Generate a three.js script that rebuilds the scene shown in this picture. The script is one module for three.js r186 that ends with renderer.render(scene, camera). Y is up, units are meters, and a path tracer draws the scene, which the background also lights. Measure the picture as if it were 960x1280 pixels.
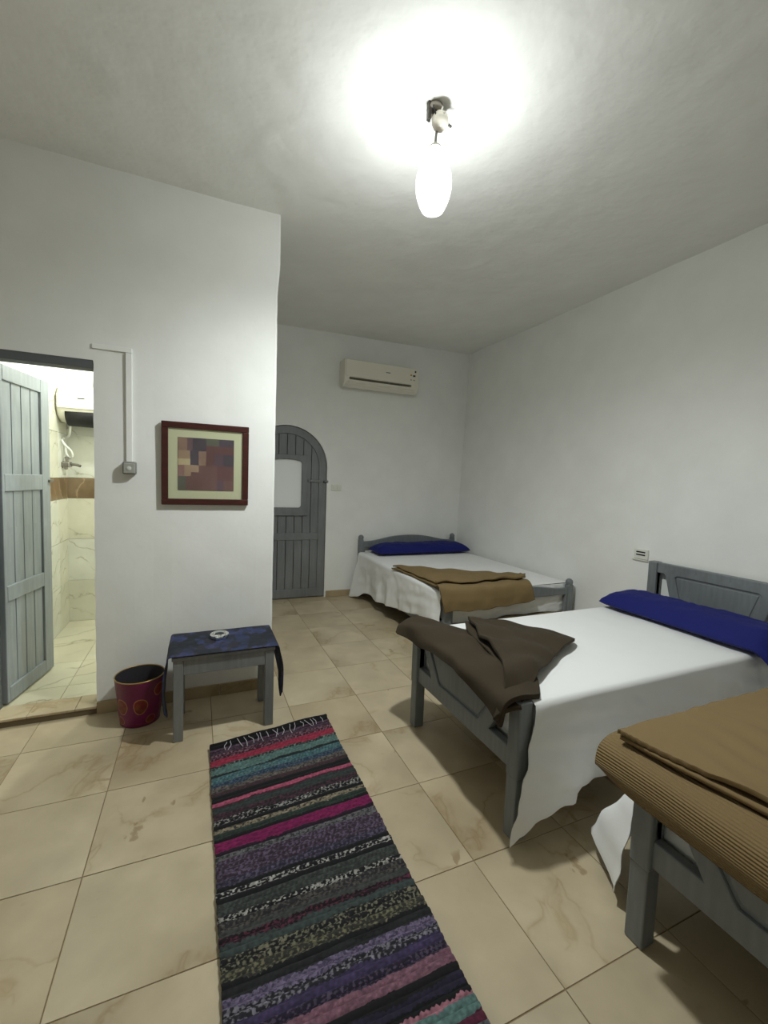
import * as THREE from 'three';
import { RoundedBoxGeometry } from 'three/addons/geometries/RoundedBoxGeometry.js';
import { mergeGeometries, mergeVertices } from 'three/addons/utils/BufferGeometryUtils.js';
import { ImprovedNoise } from 'three/addons/math/ImprovedNoise.js';

// ------------------------------------------------------------------ camera, lights, exposure
const scene = new THREE.Scene();
scene.background = new THREE.Color(0x000000);
const camera = new THREE.PerspectiveCamera(2 * Math.atan(640 / 534.58) * 180 / Math.PI, 0.75, 0.05, 30);
camera.position.set(0, 1.4, 0);
camera.rotation.set(-0.07229, -0.40993, 0.03642, 'YXZ');
const renderer = new THREE.WebGLRenderer({ antialias: true });
renderer.toneMapping = THREE.LinearToneMapping;
renderer.toneMappingExposure = 1.58;
renderer.shadowMap.enabled = true;
const ROOM_LAMP = { at: [0.941, 2.65, -1.75], cd: 0.72, down: 5.3, color: [0.94, 1, 1] };
const BATH_LAMP = { at: [-0.30, 2.35, -3.75], cd: 1.8, color: [0.95, 1, 0.93] };

// ------------------------------------------------------------------ helpers
function rng(seed) { let a = seed >>> 0; return () => { a = (a + 0x6D2B79F5) | 0; let t = Math.imul(a ^ (a >>> 15), 1 | a); t = (t + Math.imul(t ^ (t >>> 7), 61 | t)) ^ t; return ((t ^ (t >>> 14)) >>> 0) / 4294967296; }; }
const perlin = new ImprovedNoise();
const N3 = (x, y, z = 0) => perlin.noise(x + 31.7, y + 11.3, z + 5.1);
const V = (x, y, z) => new THREE.Vector3(x, y, z);
const clamp = (x, a = 0, b = 1) => Math.min(b, Math.max(a, x));
const smooth = (a, b, x) => { const t = clamp((x - a) / (b - a)); return t * t * (3 - 2 * t); };
const lerp = (a, b, t) => a + (b - a) * t;
function pw(pts, x) { // piecewise-smooth table
  if (x <= pts[0][0]) return pts[0][1];
  for (let i = 1; i < pts.length; i++) if (x <= pts[i][0]) { const t = (x - pts[i - 1][0]) / (pts[i][0] - pts[i - 1][0]); return lerp(pts[i - 1][1], pts[i][1], t * t * (3 - 2 * t)); }
  return pts[pts.length - 1][1];
}
const taken = {};
function numbered(n) { if (!(n in taken)) { taken[n] = 0; return n; } taken[n]++; return n + '_' + String(taken[n]).padStart(3, '0'); }
function shadows(o) { o.castShadow = true; o.receiveShadow = true; return o; }
function thing(name, label, category, at = [0, 0, 0], turn = 0, group) {
  const o = new THREE.Group(); o.name = numbered(name); o.position.set(...at); o.rotation.y = turn;
  o.userData = { label, category }; if (group) o.userData.group = group; scene.add(o); return o;
}
function structure(name, label, category) { const o = new THREE.Group(); o.name = name; o.userData = { label, category, kind: 'structure' }; scene.add(o); return o; }
function part(parent, name, geo, mat, label) {
  const g = Array.isArray(geo) ? merge(geo) : geo;
  const m = shadows(new THREE.Mesh(g, mat)); m.name = name; if (label) m.userData.label = label; parent.add(m); return m;
}
function single(name, label, category, geo, mat, group) { // one-mesh thing whose geometry is in world metres: origin moved to its base
  const g = Array.isArray(geo) ? merge(geo) : geo; g.computeBoundingBox(); const b = g.boundingBox;
  const c = V((b.min.x + b.max.x) / 2, b.min.y, (b.min.z + b.max.z) / 2); g.translate(-c.x, -c.y, -c.z);
  const m = shadows(new THREE.Mesh(g, mat)); m.name = numbered(name); m.position.copy(c); m.userData = { label, category }; if (group) m.userData.group = group; scene.add(m); return m;
}
function merge(list) {
  return mergeGeometries(list.map(g => { const h = g.index ? g.toNonIndexed() : g; for (const k of Object.keys(h.attributes)) if (!['position', 'normal', 'uv'].includes(k)) h.deleteAttribute(k); if (!h.attributes.uv) h.setAttribute('uv', new THREE.BufferAttribute(new Float32Array(h.attributes.position.count * 2), 2)); return h; }));
}
function boxUV(g) { // uv in metres from the dominant normal
  const h = g.index ? g.toNonIndexed() : g; const p = h.attributes.position, n = h.attributes.normal, uv = new Float32Array(p.count * 2);
  for (let i = 0; i < p.count; i++) {
    const ax = Math.abs(n.getX(i)), ay = Math.abs(n.getY(i)), az = Math.abs(n.getZ(i));
    let u, v; if (ay >= ax && ay >= az) { u = p.getX(i); v = p.getZ(i); } else if (ax >= az) { u = p.getZ(i); v = p.getY(i); } else { u = p.getX(i); v = p.getY(i); }
    uv[2 * i] = u; uv[2 * i + 1] = v;
  }
  h.setAttribute('uv', new THREE.BufferAttribute(uv, 2)); return h;
}
function mirrored(g, m) { const h = g.index ? g.toNonIndexed() : g; h.applyMatrix4(m); for (const k of Object.keys(h.attributes)) { const a = h.attributes[k], n = a.itemSize; for (let i = 0; i < a.count; i += 3) for (let c = 0; c < n; c++) { const p = a.array[(i + 1) * n + c]; a.array[(i + 1) * n + c] = a.array[(i + 2) * n + c]; a.array[(i + 2) * n + c] = p; } } h.computeVertexNormals(); return h; }
const bx = (x0, x1, y0, y1, z0, z1) => boxUV(new THREE.BoxGeometry(x1 - x0, y1 - y0, z1 - z0).translate((x0 + x1) / 2, (y0 + y1) / 2, (z0 + z1) / 2));
const rb = (x0, x1, y0, y1, z0, z1, r = 0.006, seg = 2) => boxUV(new RoundedBoxGeometry(x1 - x0, y1 - y0, z1 - z0, seg, Math.min(r, 0.49 * Math.min(x1 - x0, y1 - y0, z1 - z0))).translate((x0 + x1) / 2, (y0 + y1) / 2, (z0 + z1) / 2));
const tube = (pts, r, seg = 32, rad = 8) => new THREE.TubeGeometry(new THREE.CatmullRomCurve3(pts.map(p => V(...p))), seg, r, rad, false);
const lathe = (prof, seg = 32) => new THREE.LatheGeometry(prof.map(([x, y]) => new THREE.Vector2(x, y)), seg);
function surf(nu, nv, fn) { // open surface, fn(u,v)->Vector3, optional uv from fn.uv
  const pos = [], uv = [], idx = [];
  for (let j = 0; j <= nv; j++) for (let i = 0; i <= nu; i++) { const p = fn(i / nu, j / nv); pos.push(p.x, p.y, p.z); uv.push(p.tu ?? i / nu, p.tv ?? j / nv); }
  for (let j = 0; j < nv; j++) for (let i = 0; i < nu; i++) { const a = j * (nu + 1) + i, b = a + 1, c = a + nu + 1, d = c + 1; idx.push(a, b, d, a, d, c); }
  const g = new THREE.BufferGeometry(); g.setAttribute('position', new THREE.Float32BufferAttribute(pos, 3)); g.setAttribute('uv', new THREE.Float32BufferAttribute(uv, 2)); g.setIndex(idx); g.computeVertexNormals(); return g;
}
function shell(nu, nv, fn, t) { // a sheet of cloth with thickness t, closed round its rim
  const top = surf(nu, nv, fn), P = top.attributes.position, Nn = top.attributes.normal, U = top.attributes.uv, n = P.count;
  const pos = [...P.array], uv = [...U.array], idx = [...top.index.array];
  for (let i = 0; i < n; i++) { pos.push(P.getX(i) - t * Nn.getX(i), P.getY(i) - t * Nn.getY(i), P.getZ(i) - t * Nn.getZ(i)); uv.push(U.getX(i), U.getY(i)); }
  const m = top.index.array.length; for (let k = 0; k < m; k += 3) idx.push(n + idx[k], n + idx[k + 2], n + idx[k + 1]);
  const W = nu + 1, rim = [];
  for (let i = 0; i < nu; i++) rim.push([i, i + 1]); for (let j = 0; j < nv; j++) rim.push([j * W + nu, (j + 1) * W + nu]);
  for (let i = nu; i > 0; i--) rim.push([nv * W + i, nv * W + i - 1]); for (let j = nv; j > 0; j--) rim.push([j * W, (j - 1) * W]);
  for (const [a, b] of rim) idx.push(a, n + a, n + b, a, n + b, b);
  const g = new THREE.BufferGeometry(); g.setAttribute('position', new THREE.Float32BufferAttribute(pos, 3)); g.setAttribute('uv', new THREE.Float32BufferAttribute(uv, 2)); g.setIndex(idx); g.computeVertexNormals(); return g;
}
function cr(a, b, c, d, t) { const t2 = t * t, t3 = t2 * t; return 0.5 * (2 * b + (c - a) * t + (2 * a - 5 * b + 4 * c - d) * t2 + (3 * b - a - 3 * c + d) * t3); }
function crList(L, t) { const n = L.length - 1, x = clamp(t) * n, i = Math.min(n - 1, Math.floor(x)), f = x - i, g = k => L[clamp(k, 0, n)]; return [0, 1, 2].map(k => cr(g(i - 1)[k], g(i)[k], g(i + 1)[k], g(i + 2)[k], f)); }
const net = rows => (u, v) => V(...crList(rows.map(r => crList(r, u)), v)); // v runs along the rows
function loft(nY, y0, y1, section) { // closed wall section swept up
  const pos = [], idx = []; let m = 0;
  for (let j = 0; j <= nY; j++) { const y = lerp(y0, y1, j / nY), s = section(y); m = s.length; for (const [x, z] of s) pos.push(x, y, z); }
  for (let j = 0; j < nY; j++) for (let i = 0; i < m; i++) { const a = j * m + i, b = j * m + (i + 1) % m; idx.push(a, b, b + m, a, b + m, a + m); }
  const g = new THREE.BufferGeometry(); g.setAttribute('position', new THREE.Float32BufferAttribute(pos, 3)); g.setIndex(idx);
  const h = g.toNonIndexed(); h.computeVertexNormals(); return boxUV(h);
}

// ------------------------------------------------------------------ procedural textures
function pnoise(seed, per) { const r = rng(seed), T = new Float32Array(per * per).map(() => r()); return (x, y) => { const xi = Math.floor(x), yi = Math.floor(y), fx = x - xi, fy = y - yi, sx = fx * fx * (3 - 2 * fx), sy = fy * fy * (3 - 2 * fy); const g = (a, b) => T[(((b % per) + per) % per) * per + (((a % per) + per) % per)]; return lerp(lerp(g(xi, yi), g(xi + 1, yi), sx), lerp(g(xi, yi + 1), g(xi + 1, yi + 1), sx), sy); }; }
function fbm(seed, base, oct) { const L = []; for (let o = 0; o < oct; o++) L.push(pnoise(seed + o * 77, base << o)); return (u, v) => { let s = 0, a = 0.5, t = 0; for (let o = 0; o < oct; o++) { s += a * L[o](u * (base << o), v * (base << o)); t += a; a *= 0.5; } return s / t; }; }
function tex(w, h, fn, srgb = true) {
  const d = new Uint8Array(w * h * 4);
  for (let y = 0; y < h; y++) for (let x = 0; x < w; x++) { const c = fn(x / w, y / h, x, y); const i = 4 * (y * w + x); d[i] = clamp(c[0], 0, 255); d[i + 1] = clamp(c[1], 0, 255); d[i + 2] = clamp(c[2], 0, 255); d[i + 3] = 255; }
  const t = new THREE.DataTexture(d, w, h, THREE.RGBAFormat); t.wrapS = t.wrapT = THREE.RepeatWrapping; t.magFilter = THREE.LinearFilter; t.minFilter = THREE.LinearMipmapLinearFilter; t.generateMipmaps = true; if (srgb) t.colorSpace = THREE.SRGBColorSpace; t.needsUpdate = true; return t;
}
function rep(t, u, v = u) { const c = t.clone(); c.repeat.set(u, v); c.needsUpdate = true; return c; }
const grey = f => (u, v, x, y) => { const g = 255 * f(u, v, x, y); return [g, g, g]; };
const fA = fbm(1, 4, 6), fB = fbm(2, 4, 5), fC = fbm(3, 8, 5), fD = fbm(4, 3, 4), fE = fbm(5, 16, 4);
const T_plaster = tex(512, 512, grey((u, v) => 0.55 * fA(u, v) + 0.3 * fC(u, v) + 0.15 * fE(u, v)), false);
const T_plasterTone = tex(512, 512, (u, v) => { const k = 243 + 10 * (fB(u, v) - 0.5) + 7 * (fE(u, v) - 0.5); return [k, k, k - 3]; });
const T_cloth = tex(256, 256, grey((u, v, x, y) => 0.5 + 0.22 * ((x + y) % 2 ? 1 : -1) * (0.6 + 0.4 * fE(u, v)) + 0.25 * (fC(u, v) - 0.5)), false);
const T_paint = tex(512, 512, (u, v) => { const k = 200 + 34 * (fA(u, v) - 0.5) + 26 * (fbmStreak(u, v) - 0.5); return [k, k, k]; });
function fbmStreak(u, v) { return fE(u * 4, v * 0.5); }
// marbled beige floor tile: warm ground, cloudy patches, short brown flecks
const T_floor = tex(1024, 1024, (u, v) => {
  const c = fD(u, v), m = fA(u + 0.25 * (c - 0.5), v + 0.2 * (fB(u, v) - 0.5)), f = fC(u, v);
  const vein = Math.pow(1 - Math.abs(2 * fA(u + 0.4 * fB(u, v), v + 0.3 * c) - 1), 20) * smooth(0.36, 0.58, fB(v, u));
  const fleck = smooth(0.69, 0.74, fC(u * 2 + 0.3 * c, v)) * smooth(0.52, 0.62, fD(v, u));
  const k = 40 * (m - 0.5) + 24 * (f - 0.5) + 34 * (c - 0.5);
  return [213 + k - 20 * vein - 34 * fleck, 200 + k - 26 * vein - 40 * fleck, 174 + k * 0.95 - 32 * vein - 44 * fleck];
});
const T_bath = tex(512, 512, (u, v) => { const d = fA(u, v), s = (u * 1.0 + v * 2.0) * 2 + 1.3 * (fB(u, v) - 0.5); const ve = Math.pow(1 - Math.abs(((s % 1) + 1) % 1 * 2 - 1), 18) * smooth(0.36, 0.55, fD(u, v)); const k = 30 * (d - 0.5); return [218 + k - 62 * ve, 218 + k - 66 * ve, 204 + k - 76 * ve]; });
const T_band = tex(512, 128, (u, v) => { const d = fA(u, v), s = (u * 2 - v) * 2 + 1.4 * (fB(u, v) - 0.5); const ve = Math.pow(1 - Math.abs(((s % 1) + 1) % 1 * 2 - 1), 12); const k = 60 * (d - 0.5); return [128 + k + 56 * ve, 108 + k + 54 * ve, 82 + k + 46 * ve]; });
const T_wood = tex(256, 256, (u, v) => { const g = fE(u * 0.5, v * 4) * 0.6 + 0.4 * fC(u, v * 3); return [66 + 44 * (g - 0.5), 27 + 24 * (g - 0.5), 22 + 18 * (g - 0.5)]; });
const T_ribs = tex(256, 256, grey((u, v, x) => 0.5 + 0.5 * Math.sin(u * Math.PI * 2 * 16) * (0.75 + 0.25 * fC(u, v))), false);

const std = (color, roughness, o = {}) => new THREE.MeshStandardMaterial({ color, roughness, metalness: 0, side: THREE.DoubleSide, ...o });
const M = {
  plaster: std(0xfcfcfa, 0.93, { map: rep(T_plasterTone, 0.45), bumpMap: rep(T_plaster, 0.8), bumpScale: 0.006 }),
  ceiling: std(0xfcfcfa, 0.93, { map: rep(T_plasterTone, 0.45), bumpMap: rep(T_plaster, 0.7), bumpScale: 0.02 }),
  grey: std(0x9aa0a2, 0.5, { map: rep(T_paint, 1.2), bumpMap: rep(T_plaster, 3), bumpScale: 0.0012 }),
  doorGrey: std(0x9c9fa0, 0.5, { map: rep(T_paint, 1.0), bumpMap: rep(T_plaster, 3), bumpScale: 0.0012 }),
  bathDoor: std(0xb4bcc0, 0.42, { map: rep(T_paint, 1.0), bumpMap: rep(T_plaster, 3), bumpScale: 0.001 }),
  grout: std(0x927f62, 0.95),
  sheet: std(0xf0f0ee, 0.9, { bumpMap: rep(T_cloth, 3), bumpScale: 0.0006 }),
  mattress: std(0xe6e6e2, 0.95, { bumpMap: rep(T_cloth, 6), bumpScale: 0.001 }),
  blue: std(0x031064, 0.85, { bumpMap: rep(T_cloth, 5), bumpScale: 0.001 }),
  brown: std(0x372c1b, 0.92, { bumpMap: rep(T_cloth, 5), bumpScale: 0.0015 }),
  tan: std(0x806b46, 0.95, { bumpMap: rep(T_cloth, 5), bumpScale: 0.0015 }),
  ribTan: std(0x836d49, 0.95, { bumpMap: T_ribs, bumpScale: 0.003 }),
  tanTop: std(0x836d49, 0.95, { bumpMap: rep(T_cloth, 7), bumpScale: 0.002 }),
  white: std(0xe6e6de, 0.4), whitePlastic: std(0xe2e2d8, 0.35), ivory: std(0xe8e4d4, 0.35),
  dark: std(0x16161a, 0.6), metal: std(0x8f8b84, 0.35, { metalness: 0.8 }), brass: std(0x8d7a55, 0.35, { metalness: 0.8 }),
};

// ------------------------------------------------------------------ room dimensions
const ZP = -2.83, ZB = -4.86, XC = 0.45, XL = -2.1, ZF = 1.45;          // partition face, back wall, partition corner, left wall, wall behind
const xRight = y => 3.172 + 0.029 * y;                                       // the right wall leans out a little
const ceilY = (x, z) => { const a = clamp((x - XC) / 2.8), b = clamp((-z - 2.83) / 2.03); return 3.02 + 0.076 * a + 0.03 * b * (1 - a); };

// floor of separate tiles, each with its own edge
const TILE = 0.437, GAP = 0.0035;
const tileGeos = []; { const r = rng(9); for (let k = 0; k < 10; k++) { const g = boxUV(new RoundedBoxGeometry(TILE - GAP, 0.012, TILE - GAP, 1, 0.0012)); const p = g.attributes.uv, ou = r(), ov = r(), q = Math.floor(r() * 4) * Math.PI / 2; for (let i = 0; i < p.count; i++) { const u = p.getX(i) * 0.95, v = p.getY(i) * 0.95; p.setXY(i, u * Math.cos(q) - v * Math.sin(q) + ou, u * Math.sin(q) + v * Math.cos(q) + ov); } tileGeos.push(g); } }
const tileMats = [0xebe6dd, 0xe6dfd3, 0xeeeae1, 0xe8e3d9].map((c, i) => std(c, 0.3 + 0.03 * i, { map: T_floor, bumpMap: rep(T_plaster, 2), bumpScale: 0.0008 }));
const floor = structure('floor', 'beige marbled floor tiles laid in a straight grid', 'floor');
part(floor, 'grout_bed', bx(XL - 0.1, 3.4, -0.12, -0.0025, ZB - 0.1, ZF + 0.1), M.grout);
{
  const r = rng(21), x0 = 0.948, z0 = -1.66;
  for (let i = -8; i <= 5; i++) for (let j = -8; j <= 7; j++) {
    const x = x0 + (i + 0.5) * TILE, z = z0 + (j + 0.5) * TILE;
    if (x < XL - 0.1 || x > 3.35 || z < ZB - 0.15 || z > ZF + 0.1) continue;
    if (x < XC - 0.2 && z < ZP - 0.2) continue;
    const m = part(floor, 'floor_tile', tileGeos[Math.floor(r() * 10)], tileMats[Math.floor(r() * 4)]);
    m.position.set(x, -0.006 + (r() - 0.5) * 0.0008, z); m.rotation.y = Math.floor(r() * 4) * Math.PI / 2;
  }
}

// walls
const wallRight = structure('wall_right', 'long white plastered wall with the bed headboards against it', 'wall');
{ const g = new THREE.BoxGeometry(0.2, 3.4, ZF - ZB + 0.4, 1, 24, 48); g.translate(0.1, 1.6, (ZF + ZB) / 2); const p = g.attributes.position;
  for (let i = 0; i < p.count; i++) { const y = p.getY(i), z = p.getZ(i); if (p.getX(i) < 0.05) p.setX(i, xRight(y) + 0.006 * N3(z * 0.9, y * 0.9)); else p.setX(i, 3.45); }
  g.computeVertexNormals(); part(wallRight, 'plaster', boxUV(g), M.plaster); }
const wallBack = structure('wall_back', 'white plastered end wall with an arched doorway and air conditioner', 'wall');
const ARCH = { x0: 0.452, x1: 1.372, spring: 1.525, cx: 0.912, r: 0.46 };
{ const s = new THREE.Shape(); s.moveTo(XC - 0.2, -0.1); s.lineTo(ARCH.x0, -0.1); s.lineTo(ARCH.x0, ARCH.spring); s.absarc(ARCH.cx, ARCH.spring, ARCH.r, Math.PI, 0, true); s.lineTo(ARCH.x1, -0.1); s.lineTo(3.45, -0.1); s.lineTo(3.45, 3.3); s.lineTo(XC - 0.2, 3.3); s.closePath();
  const g = new THREE.ExtrudeGeometry(s, { depth: 0.2, bevelEnabled: false, curveSegments: 40 }).translate(0, 0, ZB - 0.2); part(wallBack, 'plaster', boxUV(g), M.plaster);
  part(wallBack, 'outer_backing', bx(XC - 0.1, 1.6, -0.1, 2.3, ZB - 0.26, ZB - 0.2), M.plaster); }
const wallLeft = structure('wall_left', 'white plastered side wall left of the bathroom door', 'wall'); part(wallLeft, 'plaster', bx(XL - 0.2, XL, -0.1, 3.3, -2.9, ZF + 0.2), M.plaster);
const wallFront = structure('wall_front', 'white plastered wall facing the arched door', 'wall'); part(wallFront, 'plaster', bx(XL - 0.2, 3.45, -0.1, 3.3, ZF, ZF + 0.2), M.plaster);
const DOOR = { x0: -1.02, x1: -0.535, top: 2.0 };
const wallPart = structure('wall_partition', 'white plastered bathroom partition with doorway, picture and protruding corner', 'wall');
{
  const rough = (y, s) => 0.004 * N3(y * 9, s) + 0.005 * N3(y * 3, s + 4);
  const corner = y => XC + 0.012 - 0.011 * smooth(2.75, 2.55, y) + 0.003 * N3(y * 4, 2) + 0.002 * N3(y * 13, 7);
  part(wallPart, 'plaster', loft(90, -0.1, 3.3, y => { const c = corner(y), j = DOOR.x1 + rough(y, 1) * (y < DOOR.top ? 1 : 0), r = 0.012; const a = [[j, ZP]]; for (let k = 1; k < 10; k++) a.push([lerp(j, c - r, k / 10), ZP + 0.003 * N3(k * 0.7, y * 1.5, 3)]); a.push([c - r, ZP], [c - r * 0.3, ZP - r * 0.3], [c, ZP - r], [c, ZB], [c - 0.13, ZB], [c - 0.13, ZP - 0.15], [j, ZP - 0.15]); return a; }), M.plaster);
  part(wallPart, 'plaster', bx(XL - 0.1, DOOR.x0, -0.1, 3.3, ZP - 0.15, ZP), M.plaster);
  part(wallPart, 'lintel', bx(DOOR.x0, DOOR.x1 + 0.002, DOOR.top, 3.3, ZP - 0.15, ZP), M.plaster);
}
// ceiling: hand-trowelled, uneven
const ceiling = structure('ceiling', 'uneven hand plastered white ceiling with trowel marks', 'ceiling');
{ const g = surf(150, 160, (u, v) => { const x = lerp(XL - 0.1, 3.4, u), z = lerp(ZB - 0.1, ZF + 0.1, v); const ridge = Math.abs(N3(x * 1.1 + 0.6 * N3(z, x), z * 1.6, 9)); return Object.assign(V(x, ceilY(x, z) + 0.007 * N3(x * 1.3, z * 1.3, 1) + 0.003 * N3(x * 4, z * 4, 2) - 0.006 * Math.exp(-Math.pow(ridge / 0.05, 2)) * smooth(0, 0.3, N3(x * 0.8, z * 0.8, 5)), z), { tu: x, tv: z }); });
  part(ceiling, 'plaster', g, M.ceiling); part(ceiling, 'slab', bx(XL - 0.2, 3.5, 3.2, 3.4, ZB - 0.2, ZF + 0.2), M.plaster); }

// baseboard tiles
const skirtMat = std(0xd6ccba, 0.4, { map: T_floor, bumpMap: rep(T_plaster, 3), bumpScale: 0.0006 });
function skirting(name, label, x0, x1, z) { const o = structure(name, label, 'baseboard'); const n = Math.max(1, Math.ceil((x1 - x0) / TILE - 0.2)); for (let k = 0; k < n; k++) part(o, 'skirting_tile', rb(lerp(x0, x1, k / n) + 0.001, lerp(x0, x1, (k + 1) / n) - 0.001, 0, 0.072, z - 0.002, z + 0.011, 0.002, 1), skirtMat); return o; }
skirting('baseboard_partition', 'low beige tile skirting under the picture wall', DOOR.x1, XC + 0.012, ZP + 0.003);
skirting('baseboard_back', 'low beige tile skirting between arched door and bed', 1.39, 3.18, ZB);
{ const o = structure('baseboard_right', 'low beige tile skirting along the long wall', 'baseboard'); for (let k = 0; k < 14; k++) part(o, 'skirting_tile', rb(3.162, 3.175, 0, 0.072, -4.84 + k * TILE, -4.842 + (k + 1) * TILE, 0.002, 1), skirtMat); }

// ------------------------------------------------------------------ bathroom behind the open door
const FB = 0.045, BX0 = -1.062, BX1 = 0.31, BZ = -4.54, BC = 2.75;
const bathMats = [0xffffff, 0xf6f3ea, 0xfbf9f2].map((c, i) => std(c, 0.22 + 0.02 * i, { map: T_bath }));
const bandMats = [0xffffff, 0xe8e0d4].map(c => std(c, 0.3, { map: T_band }));
const bathFloor = structure('floor_bathroom', 'pale beige tiled bathroom floor raised behind the threshold', 'floor');
part(bathFloor, 'grout_bed', bx(BX0 - 0.1, BX1 + 0.1, -0.1, FB - 0.003, BZ - 0.1, ZP - 0.15), M.grout);
{ const r = rng(5); const bathTile = [0xf4efe2, 0xf0eadb].map(c => std(c, 0.3, { map: T_bath }));
  for (let i = -2; i <= 2; i++) for (let j = 0; j < 6; j++) { const x0 = Math.max(BX0, -0.748 + i * 0.4), x1 = Math.min(BX1, -0.748 + (i + 1) * 0.4), z1 = ZP - 0.15 - j * 0.4 + 0.22, z0 = z1 - 0.4; const a = Math.min(z1, ZP - 0.15), b = Math.max(z0, BZ); if (x1 - x0 < 0.02 || a - b < 0.02) continue; part(bathFloor, 'floor_tile', rb(x0 + 0.0015, x1 - 0.0015, FB - 0.01, FB + (r() - 0.5) * 0.0006, b + 0.0015, a - 0.0015, 0.0012, 1), bathTile[(i + j + 8) % 2]); } }
const sill = structure('trim_threshold', 'pale tiled threshold step with a dark riser at the bathroom doorway', 'threshold');
part(sill, 'riser', rb(-1.3, DOOR.x1 + 0.0, -0.002, FB - 0.008, ZP - 0.14, ZP + 0.006, 0.003), std(0x6a5a44, 0.6));
for (const [a, b] of [[-1.3, -0.86], [-0.858, -0.64], [-0.638, DOOR.x1]]) part(sill, 'sill_tile', rb(a, b, FB - 0.012, FB + 0.002, ZP - 0.148, ZP + 0.012, 0.003), tileMats[0]);
function tiledWall(name, label, alongX, fixed, a0, a1, face) {
  const o = structure(name, label, 'wall'), r = rng(fixed * 100 + 700), rows = [[FB, 0.42, 0], [0.42, 0.79, 0], [0.79, 1.15, 0], [1.15, 1.33, 1], [1.33, 1.7, 0], [1.7, 2.05, 0]];
  const w = alongX ? 0.25 : 0.26, n = Math.round((a1 - a0) / w), G = 0.0012;
  const bk = alongX ? bx(a0 - 0.2, a1 + 0.2, -0.1, BC + 0.1, fixed - 0.12, fixed) : bx(fixed - 0.12 * face, fixed, -0.1, BC + 0.1, a0 - 0.1, a1 + 0.05);
  part(o, 'plaster', face < 0 ? bx(fixed, fixed + 0.02, -0.1, BC + 0.1, a0 - 0.1, a1 + 0.05) : bk, M.plaster);
  for (const [y0, y1, band] of rows) for (let k = 0; k < n; k++) {
    const p = lerp(a0, a1, k / n) + G, q = lerp(a0, a1, (k + 1) / n) - G, t = 0.008 * face;
    const g = alongX ? rb(p, q, y0 + G, y1 - G, fixed, fixed + 0.008, 0.0015, 1) : rb(Math.min(fixed, fixed + t), Math.max(fixed, fixed + t), y0 + G, y1 - G, p, q, 0.0015, 1);
    const uv = g.attributes.uv, ou = r() * 3, ov = r() * 3; for (let i = 0; i < uv.count; i++) uv.setXY(i, uv.getX(i) * 1.6 + ou, uv.getY(i) * 1.6 + ov);
    part(o, 'wall_tile', g, band ? bandMats[k % 2] : bathMats[Math.floor(r() * 3)]);
  }
  return o;
}
tiledWall('wall_bathroom_back', 'cream marbled bathroom tiles with a brown border band under the water heater', true, BZ, BX0, BX1, 1);
tiledWall('wall_bathroom_left', 'cream marbled bathroom tiles beside the open bathroom door', false, BX0, BZ, ZP - 0.15, 1);
{ const o = structure('wall_bathroom_right', 'white bathroom side wall out of sight behind the partition', 'wall'); part(o, 'plaster', bx(BX1, BX1 + 0.02, 0, BC + 0.1, BZ - 0.1, ZP - 0.14), M.plaster); }
{ const o = structure('ceiling_bathroom', 'white bathroom ceiling above the water heater', 'ceiling'); part(o, 'plaster', bx(BX0 - 0.1, BX1 + 0.1, BC, BC + 0.1, BZ - 0.1, ZP - 0.14), M.plaster); }
// grey head of the bathroom door frame
const frame = structure('trim_door_frame', 'dark grey painted frame of the bathroom doorway', 'door frame');
part(frame, 'frame_head', rb(DOOR.x0, DOOR.x1, DOOR.top - 0.045, DOOR.top + 0.004, ZP - 0.1, ZP - 0.004, 0.004), std(0x5e6264, 0.6));
part(frame, 'frame_jamb', rb(DOOR.x0 - 0.002, DOOR.x0 + 0.008, FB, DOOR.top - 0.045, ZP - 0.15, ZP - 0.05, 0.004), std(0x5e6264, 0.6));
// bathroom door leaf: stiles, rails and planks
{
  const o = thing('door_bathroom', 'pale grey plank door standing open into the bathroom', 'door', [-1.008, FB + 0.012, -2.99]);
  o.name = 'door_1'; o.userData.kind = 'structure';
  const w = 0.50, h = 1.905; o.rotation.y = Math.atan2(0.485, 0.088); // local +x runs from hinge to free edge
  const st = 0.095, sh = 0.025, t = 0.036, rails = [[0, 0.085], [0.582, 0.672], [1.208, 1.305], [h - 0.085, h]];
  part(o, 'stile', rb(0, sh, 0, h, -t / 2, t / 2, 0.004), M.bathDoor); part(o, 'stile', rb(w - st, w, 0, h, -t / 2, t / 2, 0.004), M.bathDoor);
  for (const [a, b] of rails) part(o, 'rail', rb(sh, w - st, a, b, -t / 2, t / 2, 0.004), M.bathDoor);
  const n = 4; for (let k = 0; k < n; k++) { const a = sh + (w - sh - st) * k / n, b = sh + (w - sh - st) * (k + 1) / n; part(o, 'plank', rb(a + 0.003, b - 0.003, 0.05, h - 0.05, -t / 2 + 0.012, t / 2 - 0.012, 0.004), M.bathDoor); }
  part(o, 'latch', [rb(w - 0.035, w + 0.025, 1.255, 1.272, -t / 2 - 0.014, -t / 2 + 0.001, 0.003), rb(w - 0.03, w + 0.02, 1.255, 1.272, t / 2 - 0.001, t / 2 + 0.014, 0.003)], M.metal, 'small metal latch bolt');
}
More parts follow.
